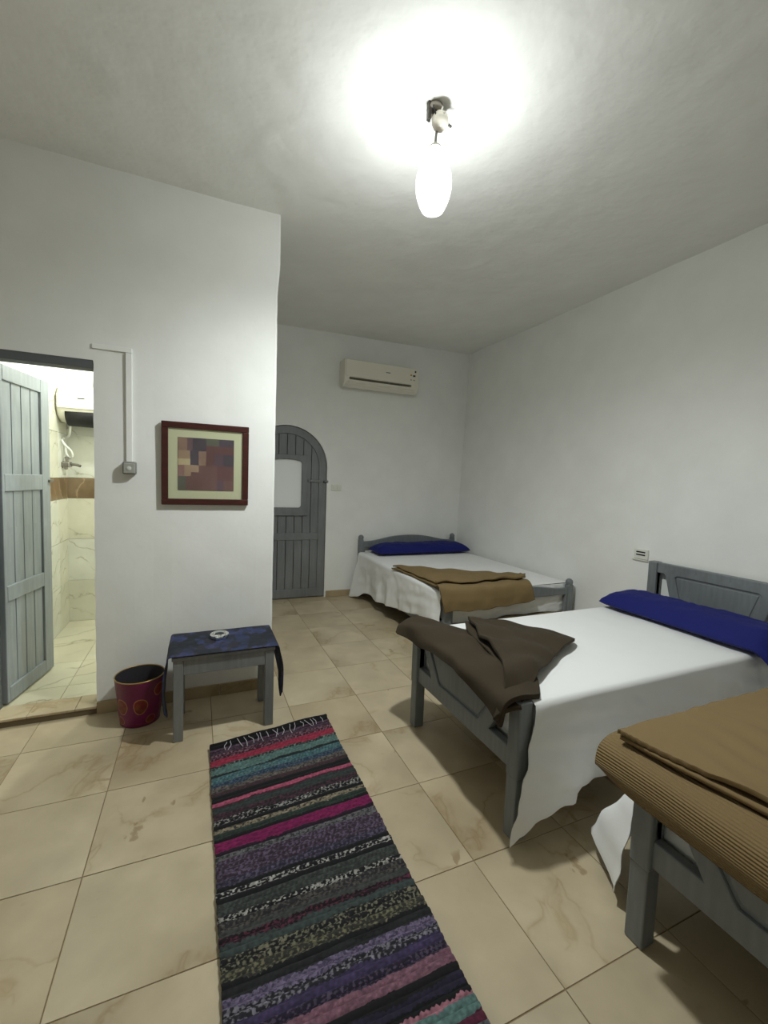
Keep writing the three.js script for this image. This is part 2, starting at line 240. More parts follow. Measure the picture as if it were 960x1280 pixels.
// water heater on the back wall
{
  const o = thing('water_heater', 'white horizontal electric water heater with dark underside on bathroom wall', 'water heater', [-0.80, 1.78, -4.355]);
  const L = 0.52, R = 0.158; const prof = [[0.0001, -L / 2], [R * 0.8, -L / 2 + 0.004], [R * 0.95, -L / 2 + 0.02], [R, -L / 2 + 0.05], [R, L / 2 - 0.05], [R * 0.95, L / 2 - 0.02], [R * 0.8, L / 2 - 0.004], [0.0001, L / 2]];
  part(o, 'tank', lathe(prof, 40).rotateZ(Math.PI / 2).translate(0, R, 0), M.ivory);
  part(o, 'front_panel', rb(-L / 2 + 0.02, L / 2 - 0.02, R - 0.05, R + 0.06, R * 0.93, R * 1.03, 0.01), M.ivory);
  part(o, 'badge', rb(-0.10, -0.05, R + 0.03, R + 0.038, R * 1.02, R * 1.045, 0.001), M.dark, 'small dark badge');
  part(o, 'bottom_cover', lathe([[0.0001, -L / 2 + 0.06], [R * 0.9, -L / 2 + 0.07], [R * 0.92, 0], [R * 0.9, L / 2 - 0.07], [0.0001, L / 2 - 0.06]], 32).rotateZ(Math.PI / 2).scale(1, 0.6, 0.95).translate(0, R * 0.42, 0.01), M.dark, 'dark underside cover');
  part(o, 'bracket', rb(-0.2, 0.2, R - 0.02, R + 0.05, -0.18, -R * 0.9, 0.004), M.metal);
  part(o, 'end_fitting', [lathe([[0.0001, 0], [0.024, 0], [0.024, 0.03], [0.015, 0.045], [0.0001, 0.045]], 16).rotateZ(Math.PI / 2).translate(-L / 2 + 0.005, R + 0.02, 0.02)], M.ivory);
}
single('shower_hose', 'white looped shower hose under the water heater', 'hose', tube([[-0.985, 1.79, -4.36], [-0.99, 1.72, -4.36], [-1.01, 1.68, -4.4], [-1.045, 1.665, -4.42], [-1.045, 1.64, -4.36], [-1.02, 1.60, -4.34], [-0.985, 1.555, -4.36], [-0.98, 1.51, -4.38], [-1.005, 1.50, -4.4], [-1.03, 1.53, -4.42], [-1.045, 1.60, -4.44]], 0.009, 80, 8), M.white);
{ const o = thing('shower_tap', 'small metal shower mixer tap on cream bathroom tiles', 'tap', [BX0 + 0.008, 1.42, -4.40]);
  part(o, 'body', [rb(0, 0.06, 0.0, 0.045, -0.05, 0.05, 0.012), lathe([[0.0001, 0], [0.03, 0], [0.03, 0.008], [0.0001, 0.012]], 20).rotateZ(-Math.PI / 2).translate(0, 0.02, 0)], M.metal);
  part(o, 'spout', tube([[0.05, 0.025, 0], [0.1, 0.022, 0.01], [0.13, 0.012, 0.02]], 0.011, 12), M.metal); part(o, 'handle', [rb(0.02, 0.045, 0.04, 0.075, -0.012, 0.012, 0.006), rb(0.015, 0.06, 0.07, 0.085, -0.01, 0.01, 0.004)], M.metal); part(o, 'handle', rb(0.02, 0.045, -0.02, 0.01, 0.025, 0.045, 0.006), M.metal); }
{ const o = thing('bathroom_bulb', 'bare glowing bulb hanging from the bathroom ceiling', 'lamp', [BATH_LAMP.at[0], BATH_LAMP.at[1] - 0.06, BATH_LAMP.at[2]]);
  part(o, 'bulb', lathe([[0.0001, 0], [0.03, 0.012], [0.04, 0.045], [0.03, 0.08], [0.015, 0.105], [0.015, 0.12]], 24), new THREE.MeshStandardMaterial({ color: 0xffffff, emissive: new THREE.Color(...BATH_LAMP.color), emissiveIntensity: 6 }));
  part(o, 'socket', lathe([[0.0001, 0.17], [0.02, 0.165], [0.02, 0.118], [0.0001, 0.118]], 20), M.white); part(o, 'cord', tube([[0, 0.165, 0], [0.002, 0.3, 0], [0, BC - BATH_LAMP.at[1] + 0.06, 0]], 0.004, 10, 6), M.white);
  const l = new THREE.PointLight(new THREE.Color(...BATH_LAMP.color), BATH_LAMP.cd); l.position.set(0, 0.06, 0); l.castShadow = true; l.shadow.radius = 2; l.name = 'bathroom_bulb_light'; o.add(l); }

// ------------------------------------------------------------------ arched plank door in the end wall
{
  const o = thing('door_arched', 'grey arched plank door with a small frosted window', 'door', [ARCH.cx, 0.012, ZB - 0.02]); o.name = 'door_2'; o.userData.kind = 'structure';
  const R = ARCH.r - 0.009, sp = ARCH.spring - 0.012, st = 0.078, t = 0.03;
  // stiles and arched head in one bent frame, cut with a matching inner arch
  const f = new THREE.Shape(); f.moveTo(-R, 0); f.lineTo(-R, sp); f.absarc(0, sp, R, Math.PI, 0, true); f.lineTo(R, 0); f.lineTo(R - st, 0); f.lineTo(R - st, sp); f.absarc(0, sp, R - st, 0, Math.PI, false); f.lineTo(-R + st, 0); f.closePath();
  part(o, 'arched_frame', boxUV(new THREE.ExtrudeGeometry(f, { depth: t, bevelEnabled: true, bevelSize: 0.003, bevelThickness: 0.003, bevelSegments: 1, curveSegments: 36 }).translate(0, 0, -t)), M.doorGrey);
  for (const [a, b] of [[0.0, 0.1], [0.672, 0.755]]) part(o, 'rail', rb(-R + st, R - st, a, b, -t, 0, 0.004), M.doorGrey);
  const n = 8, iw = R - st; // planks behind, following the arch
  const WX = 0.172, WY0 = 1.045, WY1 = 1.585;
  for (let k = 0; k < n; k++) {
    const a = -iw + 2 * iw * k / n + 0.004, b = -iw + 2 * iw * (k + 1) / n - 0.004; const top = x => sp + Math.sqrt(Math.max(0, (iw + 0.03) ** 2 - x * x));
    const span = (y0, y1) => { const s = new THREE.Shape(); s.moveTo(a, y0); s.lineTo(b, y0); if (y1 == null) { for (let q = 0; q <= 6; q++) { const x = lerp(b, a, q / 6); s.lineTo(x, top(x)); } } else { s.lineTo(b, y1); s.lineTo(a, y1); } s.closePath(); return boxUV(new THREE.ExtrudeGeometry(s, { depth: 0.01, bevelEnabled: true, bevelSize: 0.0012, bevelThickness: 0.004, bevelSegments: 1 }).translate(0, 0, -t + 0.004)); };
    const inWin = a < WX && b > -WX;
    part(o, 'plank', inWin ? [span(0.05, WY0 - 0.01), span(WY1 + 0.01, null)] : span(0.05, null), M.doorGrey);
  }
  const rr = (s, x0, x1, y0, y1, r, bow) => { s.moveTo(x0 + r, y0); s.lineTo(x1 - r, y0); s.quadraticCurveTo(x1, y0, x1, y0 + r); s.lineTo(x1, y1 - r); s.quadraticCurveTo(x1, y1, x1 - r, y1 + 0.002); s.quadraticCurveTo((x0 + x1) / 2, y1 + bow, x0 + r, y1 + 0.002); s.quadraticCurveTo(x0, y1, x0, y1 - r); s.lineTo(x0, y0 + r); s.quadraticCurveTo(x0, y0, x0 + r, y0); };
  const w = new THREE.Shape(); w.moveTo(-WX - 0.052, WY0 - 0.07); w.lineTo(WX + 0.052, WY0 - 0.07); w.lineTo(WX + 0.052, WY1 + 0.06); w.lineTo(-WX - 0.052, WY1 + 0.06); w.closePath(); const hole = new THREE.Path(); rr(hole, -WX, WX, WY0, WY1, 0.04, 0.03); w.holes.push(hole);
  const wf = part(o, 'window_frame', boxUV(new THREE.ExtrudeGeometry(w, { depth: 0.026, bevelEnabled: true, bevelSize: 0.003, bevelThickness: 0.003, bevelSegments: 1, curveSegments: 16 }).translate(0, 0, -t + 0.008)), M.doorGrey);
  part(wf, 'pane', rb(-WX - 0.02, WX + 0.02, WY0 - 0.02, WY1 + 0.035, -t + 0.001, -t + 0.007, 0.001), std(0xfafcfa, 0.3), 'frosted white pane');
  part(o, 'sill_strip', rb(-WX - 0.07, WX + 0.07, WY0 - 0.088, WY0 - 0.066, -t + 0.01, 0.016, 0.004), M.doorGrey);
  part(o, 'latch', [rb(0.24, 0.45, 1.345, 1.372, -0.008, 0.012, 0.004), rb(0.43, 0.475, 1.348, 1.37, 0.008, 0.028, 0.004)], M.doorGrey, 'sliding bolt across the stile');
  part(o, 'bolt_knob', rb(0.415, 0.47, 1.342, 1.36, 0.01, 0.026, 0.005), std(0x3c3a38, 0.5, { metalness: 0.5 }), 'dark bolt end');
}

// ------------------------------------------------------------------ ceiling lamp
{
  const [lx, , lz] = ROOM_LAMP.at, cy = ceilY(lx, lz);
  const o = thing('ceiling_lamp', 'glowing white egg-shaped glass lamp hanging from a broken ceiling fitting', 'lamp', [lx, 2.585, lz]);
  const prof = []; for (let k = 0; k <= 24; k++) { const t = k / 24, y = 0.272 * t; const r = 0.079 * Math.pow(Math.sin(Math.PI * (0.13 + 0.845 * t)), 0.72); prof.push([k === 0 ? 0.0001 : r, y]); } prof.push([0.0001, 0.273]);
  part(o, 'glass_globe', lathe(prof, 40), new THREE.MeshStandardMaterial({ color: 0xffffff, roughness: 0.3, emissive: new THREE.Color(1, 1, 0.97), emissiveIntensity: 1.6 }), 'glowing egg-shaped glass shade');
  part(o, 'cap', lathe([[0.0001, 0.296], [0.008, 0.296], [0.011, 0.286], [0.028, 0.276], [0.032, 0.264], [0.0001, 0.264]], 24), std(0xb8b4aa, 0.4, { metalness: 0.5 }));
  part(o, 'cord', tube([[0, 0.29, 0], [0.002, 0.33, 0], [0.006, 0.36, 0.0]], 0.006, 10, 8), std(0x8d8a82, 0.6));
  part(o, 'ball_cover', lathe([[0.0001, -0.038], [0.018, -0.034], [0.034, -0.018], [0.039, 0], [0.034, 0.018], [0.02, 0.034], [0.0001, 0.038]], 28).rotateX(0.5).translate(0.012, 0.378, 0.012), std(0xe6dfd2, 0.3), 'cream ball shaped cover');
  part(o, 'hook_bracket', [rb(-0.045, -0.03, 0.375, cy - 2.585 + 0.01, -0.01, 0.01, 0.003), rb(-0.045, 0.05, 0.415, 0.424, -0.012, 0.012, 0.003), tube([[-0.035, 0.37, 0], [-0.04, 0.40, 0.005], [-0.01, 0.43, 0.01], [0.035, 0.415, 0.01], [0.055, 0.38, 0.012], [0.07, 0.376, 0.012]], 0.0055, 30, 6)], std(0x4c4842, 0.5, { metalness: 0.4 }));
  part(o, 'ceiling_rose', lathe([[0.0001, 0], [0.032, 0], [0.036, 0.01], [0.03, 0.03], [0.0001, 0.034]], 24).translate(-0.006, cy - 2.585 - 0.028, -0.004), std(0x9d968a, 0.5));
  part(o, 'wire', tube([[0.0, cy - 2.60, 0.015], [0.012, 0.425, 0.03], [0.002, 0.40, 0.04], [0.012, 0.385, 0.05]], 0.0035, 20, 6), M.white, 'loose white wire');
  part(o, 'wire', tube([[-0.01, cy - 2.60, 0.012], [-0.03, 0.42, 0.024], [-0.022, 0.39, 0.03], [0.0, 0.365, 0.02]], 0.003, 20, 6), M.dark, 'loose dark wire');
  const l = new THREE.PointLight(new THREE.Color(...ROOM_LAMP.color), ROOM_LAMP.cd); l.position.set(0, ROOM_LAMP.at[1] - 2.585, 0); l.castShadow = true; l.shadow.radius = 2.6; l.name = 'ceiling_lamp_light'; o.add(l);
  // the bulb hangs base-up, so more of its light goes down than up
  const d = new THREE.SpotLight(new THREE.Color(...ROOM_LAMP.color), ROOM_LAMP.down, 0, Math.PI / 2, 0.6); d.position.copy(l.position); d.target.position.set(0, -1, 0); o.add(d.target); d.castShadow = true; d.shadow.radius = 2.6; d.name = 'ceiling_lamp_downlight'; o.add(d);
}

// ------------------------------------------------------------------ air conditioner
{
  const o = thing('air_conditioner', 'white wall mounted split air conditioner above the bed', 'air conditioner', [1.957, 2.455, ZB]);
  const W = 0.47, D = 0.2;
  const profile = notch => { const s = new THREE.Shape(); s.moveTo(0, 0.03); s.lineTo(0.10, 0.0); s.quadraticCurveTo(0.16, 0.004, 0.185, 0.06); if (notch) { s.lineTo(0.19, 0.073); s.lineTo(0.04, 0.073); s.lineTo(0.04, 0.1); s.lineTo(0.196, 0.1); s.lineTo(0.2, 0.16); } else s.quadraticCurveTo(0.2, 0.1, 0.2, 0.16); s.lineTo(0.192, 0.27); s.quadraticCurveTo(0.188, 0.296, 0.165, 0.3); s.lineTo(0, 0.3); s.closePath(); return s; };
  const slice = (x0, x1, notch, bev) => boxUV(mirrored(new THREE.ExtrudeGeometry(profile(notch), { depth: x1 - x0 - 2 * bev, bevelEnabled: bev > 0, bevelSize: bev, bevelThickness: bev, bevelSegments: 3, bevelOffset: -bev, curveSegments: 10 }).translate(0, 0, x0 + bev), new THREE.Matrix4().set(0, 0, 1, 0, 0, 1, 0, 0, 1, 0, 0, 0, 0, 0, 0, 1)));
  part(o, 'body', [slice(-W, -W + 0.062, false, 0.006), slice(-W + 0.05, W - 0.09, true, 0), slice(W - 0.102, W, false, 0.006)], M.ivory); // the outlet slot is a real gap between the end caps
  part(o, 'front_panel', rb(-W + 0.012, W - 0.012, 0.105, 0.29, D - 0.012, D + 0.006, 0.006).applyMatrix4(new THREE.Matrix4().makeTranslation(0, 0, -0.001)), M.ivory);
  part(o, 'louvre', rb(-W + 0.055, W - 0.095, 0.046, 0.07, 0.14, 0.1905, 0.004), M.ivory); part(o, 'lower_lip', rb(-W + 0.03, W - 0.06, 0.022, 0.034, 0.12, 0.176, 0.003), M.ivory);
  part(o, 'badge', rb(0.03, 0.085, 0.195, 0.205, D + 0.003, D + 0.0065, 0.0008), std(0x6c6c68, 0.5), 'small grey maker badge');
  for (const [x, y, w, h, c] of [[0.41, 0.255, 0.02, 0.022, 0x2c2a28], [0.395, 0.205, 0.032, 0.02, 0x3a2c22], [0.355, 0.21, 0.022, 0.016, 0xc0803a], [0.355, 0.155, 0.012, 0.012, 0x4a4a44], [0.395, 0.155, 0.022, 0.012, 0xa8a890]]) part(o, 'sticker', rb(x - w / 2, x + w / 2, y - h / 2, y + h / 2, D + 0.003, D + 0.0058, 0.0005, 1), std(c, 0.5));
}
// wall plates
{
  const o = thing('light_switch', 'white two-gang light switch beside the arched door', 'switch', [1.487, 1.265, ZB]);
  part(o, 'plate', rb(-0.062, 0.062, 0, 0.075, 0, 0.01, 0.004), M.whitePlastic); for (const x of [-0.026, 0.026]) part(o, 'rocker', rb(x - 0.02, x + 0.02, 0.016, 0.06, 0.008, 0.015, 0.003).rotateX(0.03), M.whitePlastic);
  const q = thing('wall_socket', 'white wall socket with dark slots above the grey headboard', 'socket', [xRight(0.9) - 0.001, 0.862, -2.245]); q.rotation.y = -Math.PI / 2;
  part(q, 'plate', rb(-0.058, 0.058, 0, 0.078, 0, 0.012, 0.004), M.whitePlastic); for (const y of [0.028, 0.05]) part(q, 'slot', rb(-0.04, 0.035, y, y + 0.011, 0.008, 0.0135, 0.002), M.dark); part(q, 'lip', rb(-0.07, 0.06, -0.012, -0.002, 0, 0.016, 0.003), M.whitePlastic);
}
{
  const o = thing('junction_box', 'small grey junction box at the end of a conduit on the partition', 'junction box', [-0.36, 1.385, ZP]);
  part(o, 'body', rb(-0.034, 0.034, 0, 0.072, 0, 0.045, 0.01, 3), std(0x84847e, 0.5)); part(o, 'cover', rb(-0.028, 0.028, 0.006, 0.062, 0.04, 0.05, 0.008, 3), std(0xa4a49c, 0.4)); part(o, 'hole', lathe([[0.0001, 0], [0.012, 0], [0.012, 0.004], [0.0001, 0.004]], 16).rotateX(Math.PI / 2).translate(0, 0.034, 0.048), std(0xd0d0c8, 0.4));
  const c = thing('conduit', 'white plastic cable trunking running down the partition wall', 'conduit', [-0.362, 1.45, ZP]);
  part(c, 'vertical_run', rb(-0.016, 0.014, 0, 0.61, -0.002, 0.014, 0.002), M.plaster); part(c, 'horizontal_run', rb(-0.175, 0.014, 0.612, 0.638, -0.002, 0.009, 0.002), M.plaster);
}
// ------------------------------------------------------------------ framed picture
{
  const o = thing('framed_picture', 'framed abstract print with dark red wooden frame and cream mount', 'picture', [0.0415, 1.216, ZP + 0.004]); o.rotation.x = 0.012; o.rotation.order = 'YXZ';
  const W = 0.2425, Hh = 0.486, f = 0.036; const fm = std(0xffffff, 0.35, { map: rep(T_wood, 3) });
  const bar = (x0, x1, y0, y1) => rb(x0, x1, y0, y1, 0, 0.024, 0.004);
  part(o, 'frame_bar', bar(-W, W, 0, f), fm); part(o, 'frame_bar', bar(-W, W, Hh - f, Hh), fm); part(o, 'frame_bar', bar(-W, -W + f, f, Hh - f), fm); part(o, 'frame_bar', bar(W - f, W, f, Hh - f), fm);
  part(o, 'mount', bx(-W + f - 0.004, W - f + 0.004, f - 0.004, Hh - f + 0.004, 0.006, 0.012), std(0xc9cba6, 0.8), 'cream cardboard mount');
  // plain generic patchwork of muted blocks
  const r = rng(77), pal = [[108, 72, 68], [142, 114, 96], [88, 62, 74], [66, 54, 66], [160, 134, 108], [96, 56, 56], [140, 104, 96], [188, 172, 132], [84, 84, 70], [104, 80, 84]];
  const cells = []; (function split(x, y, w, h, d) { if (d > 0 && (w > 0.16 || h > 0.16) && (d > 2 || r() < 0.75)) { if (w > h) { const k = 0.35 + 0.3 * r(); split(x, y, w * k, h, d - 1); split(x + w * k, y, w * (1 - k), h, d - 1); } else { const k = 0.35 + 0.3 * r(); split(x, y, w, h * k, d - 1); split(x, y + h * k, w, h * (1 - k), d - 1); } } else cells.push([x, y, w, h, pal[Math.floor(r() * pal.length)]]); })(0, 0, 1, 1, 5);
  const T_art = tex(256, 256, (u, v) => { const q = u + 0.02 * (fB(u, v) - 0.5), p = v + 0.02 * (fC(u, v) - 0.5); let c = cells[0][4]; for (const e of cells) if (q >= e[0] && q < e[0] + e[2] && p >= e[1] && p < e[1] + e[3]) c = e[4]; const k = 30 * (fA(u, v) - 0.5); return [c[0] + k, c[1] + k, c[2] + k]; });
  const pg = new THREE.BoxGeometry(0.312, 0.312, 0.004).translate(0, Hh / 2, 0.0125);
  part(o, 'print', pg, std(0xffffff, 0.6, { map: T_art }), 'abstract patchwork print in muted reds');
  part(o, 'glass', bx(-W + f - 0.003, W - f + 0.003, f - 0.003, Hh - f + 0.003, 0.0165, 0.0175), new THREE.MeshPhysicalMaterial({ color: 0xffffff, transmission: 1, thickness: 0, roughness: 0.03, ior: 1.5 }), 'clear picture glass');
}

// ------------------------------------------------------------------ beds
// local frame: x from headboard (0) to footboard (L), z across
function boardGeo(half, y0, y1, post, rail, topRail, flareTop, flareBot) {
  const s = new THREE.Shape(); s.moveTo(-half, y0); s.lineTo(half, y0); s.lineTo(half, y1); s.lineTo(-half, y1); s.closePath();
  const p = half - post, a = y0 + rail, b = y1 - topRail;
  for (const k of [-1, 1]) { const h = new THREE.Path(); const q = [[p, a], [p - flareBot, a], [p - flareTop - 0.006, b - 0.02], [p - flareTop + 0.008, b], [p, b]]; q.forEach(([z, y], i) => i ? h.lineTo(k * z, y) : h.moveTo(k * z, y)); h.closePath(); s.holes.push(h); }
  const w = 0.072, h = new THREE.Path(), zt = p - flareTop - w, zb = p - flareBot - w; [[zt - 0.015, b], [zt, b - 0.015], [zb, a + 0.012], [zb - 0.012, a], [-zb + 0.012, a], [-zb, a + 0.012], [-zt, b - 0.015], [-zt + 0.015, b]].forEach(([z, y], i) => i ? h.lineTo(z, y) : h.moveTo(z, y)); h.closePath(); s.holes.push(h);
  return { s, panel: [zt + 0.004, zb + 0.004, a - 0.004, b + 0.004] };
}
function extr(shape, depth, bev) { return new THREE.ExtrudeGeometry(shape, { depth: depth - 2 * bev, bevelEnabled: true, bevelSize: bev, bevelThickness: bev, bevelOffset: -bev, bevelSegments: 2, curveSegments: 24 }).translate(0, 0, bev); }
const toX = (g, x) => boxUV(mirrored(g, new THREE.Matrix4().set(0, 0, 1, x, 0, 1, 0, 0, 1, 0, 0, 0, 0, 0, 0, 1)));
function bedPanelled(label, at, turn, L, W) {
  const o = thing('bed', label, 'bed', at, turn, undefined), h = W / 2;
  for (const [x, top] of [[0, 0.875], [L - 0.065, 0.565]]) for (const k of [-1, 1]) {
    const z0 = k * (h - 0.0325); part(o, 'post', [rb(x, x + 0.065, 0.255, top, z0 - 0.0325, z0 + 0.0325, 0.008, 3), rb(x + 0.003, x + 0.062, 0, 0.258, z0 - 0.0295, z0 + 0.0295, 0.006, 3)], M.grey);
  }
  for (const [name, x, y0, y1, rail, tr] of [['headboard', 0.014, 0.3, 0.872, 0.09, 0.075], ['footboard', L - 0.052, 0.27, 0.562, 0.085, 0.055]]) {
    const tall = name === 'headboard'; const b = boardGeo(h - 0.01, y0, y1, 0.055, rail, tr, tall ? 0.055 : 0.045, tall ? 0.165 : 0.135);
    const board = part(o, name, toX(extr(b.s, 0.038, 0.006), x), M.grey);
    const [zt, zb, ya, yb] = b.panel; const ps = new THREE.Shape(); ps.moveTo(-zb, ya); ps.lineTo(zb, ya); ps.lineTo(zt, yb); ps.lineTo(-zt, yb); ps.closePath(); const ps2 = new THREE.Shape(); const e = 0.018; ps2.moveTo(-zb + e, ya + e); ps2.lineTo(zb - e, ya + e); ps2.lineTo(zt - e, yb - e); ps2.lineTo(-zt + e, yb - e); ps2.closePath();
    part(board, 'panel', [toX(extr(ps, 0.016, 0.002), x + 0.011), toX(extr(ps2, 0.026, 0.005), x + 0.006)], M.grey);
  }
  for (const k of [-1, 1]) part(o, 'side_rail', rb(0.06, L - 0.06, 0.22, 0.34, k * (h - 0.03) - 0.014, k * (h - 0.03) + 0.014, 0.005), M.grey);
  part(o, 'slat_base', rb(0.06, L - 0.06, 0.285, 0.305, -h + 0.045, h - 0.045, 0.004), std(0x8a7a5c, 0.9));
  return o;
}
function bedOpen(label, at, turn, L, W) { // bed with open frames, arched top rails and ball finials
  const o = thing('bed', label, 'bed', at, turn), h = W / 2;
  for (const [x, top] of [[0, 0.71], [L - 0.055, 0.548]]) for (const k of [-1, 1]) {
    const z0 = k * (h - 0.0275), c = x + 0.0275; const post = part(o, 'post', rb(x, x + 0.055, 0, top - 0.02, z0 - 0.0275, z0 + 0.0275, 0.007, 3), M.grey);
    part(post, 'finial', lathe([[0.0001, 0], [0.022, 0], [0.028, 0.01], [0.033, 0.026], [0.03, 0.046], [0.018, 0.06], [0.0001, 0.065]], 20).translate(c, top - 0.03, z0), M.grey);
  }
  for (const [name, x, e, m, th, lo] of [['headboard', 0.012, 0.665, 0.735, 0.075, 0.32], ['footboard', L - 0.045, 0.50, 0.545, 0.06, 0.205]]) {
    const s = new THREE.Shape(); s.moveTo(-h + 0.05, e - th); s.lineTo(h - 0.05, e - th); s.lineTo(h - 0.05, e); s.bezierCurveTo(h * 0.6, e - 0.005, h * 0.5, m, 0, m); s.bezierCurveTo(-h * 0.5, m, -h * 0.6, e - 0.005, -h + 0.05, e); s.closePath();
    const b = part(o, name, toX(extr(s, 0.034, 0.006), x), M.grey); part(b, 'lower_rail', rb(x, x + 0.034, lo, lo + 0.065, -h + 0.05, h - 0.05, 0.005), M.grey);
    for (const k of [-1, 1]) part(b, 'inner_stile', rb(x + 0.002, x + 0.032, lo, e - 0.02, k * (h - 0.065) - 0.014, k * (h - 0.065) + 0.014, 0.004), M.grey);
  }
  for (const k of [-1, 1]) part(o, 'side_rail', rb(0.05, L - 0.05, 0.17, 0.29, k * (h - 0.027) - 0.014, k * (h - 0.027) + 0.014, 0.005), M.grey);
  part(o, 'slat_base', rb(0.05, L - 0.05, 0.26, 0.28, -h + 0.04, h - 0.04, 0.004), std(0x8a7a5c, 0.9));
  return o;
}
// draped sheet: over the top and down both sides; drop functions take u in metres from the head
function drapedSheet(label, at, turn, o) {
  const { L0, L1, W, top, dropA, dropB, flareA, flareB, shift, seed, nu = 90 } = o, r = 0.022, nT = 26, nS = 26, nv = nT + 2 * nS;
  const side = (u, d, k, drop, flare) => { // k=-1 / +1, d: depth below the top along the cloth
    const a = Math.min(d / (r * Math.PI / 2), 1) * Math.PI / 2, rest = Math.max(0, d - r * Math.PI / 2), t = rest / 0.5;
    const fold = 0.010 * Math.sin(u * 13 + 2.5 * N3(u * 1.3, seed) * 3) + 0.016 * N3(u * 5, seed + 3, rest * 1.5) + 0.006 * N3(u * 16, seed + 5, rest * 3);
    const diag = (o.crease ?? 1) * 0.012 * N3(u * 3.5 + rest * 13, rest * 5 - u * 2, seed) + 0.007 * N3(u * 15 + rest * 6, rest * 12, seed + 8);
    const z = W / 2 - r + r * Math.sin(a) + flare(u) * rest + (fold * 1.6 * smooth(0, 0.35, rest) + diag * smooth(0, 0.05, rest));
    const x = u + shift(u, rest, k);
    return V(x, top - r + r * Math.cos(a) - rest, k * z);
  };
  const fn = (uu, vv) => {
    const u = lerp(L0, L1, uu), j = vv * nv; let p;
    if (j < nS) { const dr = dropA(u); p = side(u, dr * (1 - j / nS), -1, dr, flareA); }
    else if (j > nS + nT) { const dr = dropB(u); p = side(u, dr * ((j - nS - nT) / nS), 1, dr, flareB); }
    else { const z = lerp(-W / 2 + r, W / 2 - r, (j - nS) / nT); p = V(u, top + (0.004 * N3(u * 3, z * 3, seed) + 0.003 * N3(u * 8, z * 8, seed + 2)) * smooth(0, 0.1, W / 2 - Math.abs(z)), z); }
    p.tu = u; p.tv = j / nv * (W + 0.8); return p;
  };
  const s = thing('bed_sheet', label, 'bed sheet', at, turn); part(s, 'cloth', shell(nu, nv, fn, 0.0035), M.sheet);
  if (o.end) { const e = o.end; part(s, 'tucked_end', shell(60, 16, (a, b) => Object.assign(V(L1 + 0.012 * N3(a * 9 + b * 3, b * 3 - a * 4, seed + 9) + 0.006 * N3(a * 22, b * 6, seed) - 0.002 + 0.01 * Math.sin(b * 3.1), lerp(top - 0.002, e, b) + 0.02 * b * N3(a * 5, 2, seed), lerp(-W / 2 + 0.02, W / 2 - 0.02, a)), { tu: a * W, tv: b * 0.3 }), 0.0035), M.sheet); }
  return s;
}
function mattress(label, at, turn, x0, x1, y0, y1, W) { const m = thing('mattress', label, 'mattress', at, turn); part(m, 'core', rb(x0, x1, y0, y1, -W / 2, W / 2, 0.05, 4), M.mattress); return m; }
function pillow(label, at, turn, len, wid, h, droop = 0, seed = 1) { // long flat bolster, x along its length
  const sh = (t, p) => Math.pow(Math.max(0, 1 - Math.pow(Math.abs(t), p)), 1 / p);
  const half = s => surf(70, 28, (u, v) => { const a = (u * 2 - 1), b = (v * 2 - 1); const ea = sh(a, 5), k = Math.pow(Math.max(0, (1 - Math.pow(Math.abs(b), 2.4))) * Math.max(0, 1 - Math.pow(Math.abs(a), 9)), 0.55); const wob = 0.012 * N3(a * 4, b * 2, seed) + 0.006 * N3(a * 11, b * 6, seed + 1); const x = a * len / 2, dr = droop * Math.pow(smooth(0.71, 1, a), 1.3); return Object.assign(V(x, (s > 0 ? h * 0.72 : -h * 0.28) * k + wob * k * (s > 0 ? 1 : 0.1) - dr, b * wid / 2 * (0.9 + 0.1 * ea) * (1 + 0.02 * N3(a * 3, seed))), { tu: a * len, tv: b * wid }); });
  const g = mergeVertices(mergeGeometries([half(1), half(-1)]).deleteAttribute('normal'), 1e-4); g.computeVertexNormals();
  g.computeBoundingBox(); g.translate(0, droop ? h * 0.28 : -g.boundingBox.min.y, 0);
  const m = shadows(new THREE.Mesh(g, M.blue)); m.name = numbered('pillow'); m.position.set(...at); m.rotation.y = turn; m.userData = { label, category: 'pillow' }; scene.add(m); return m;
}
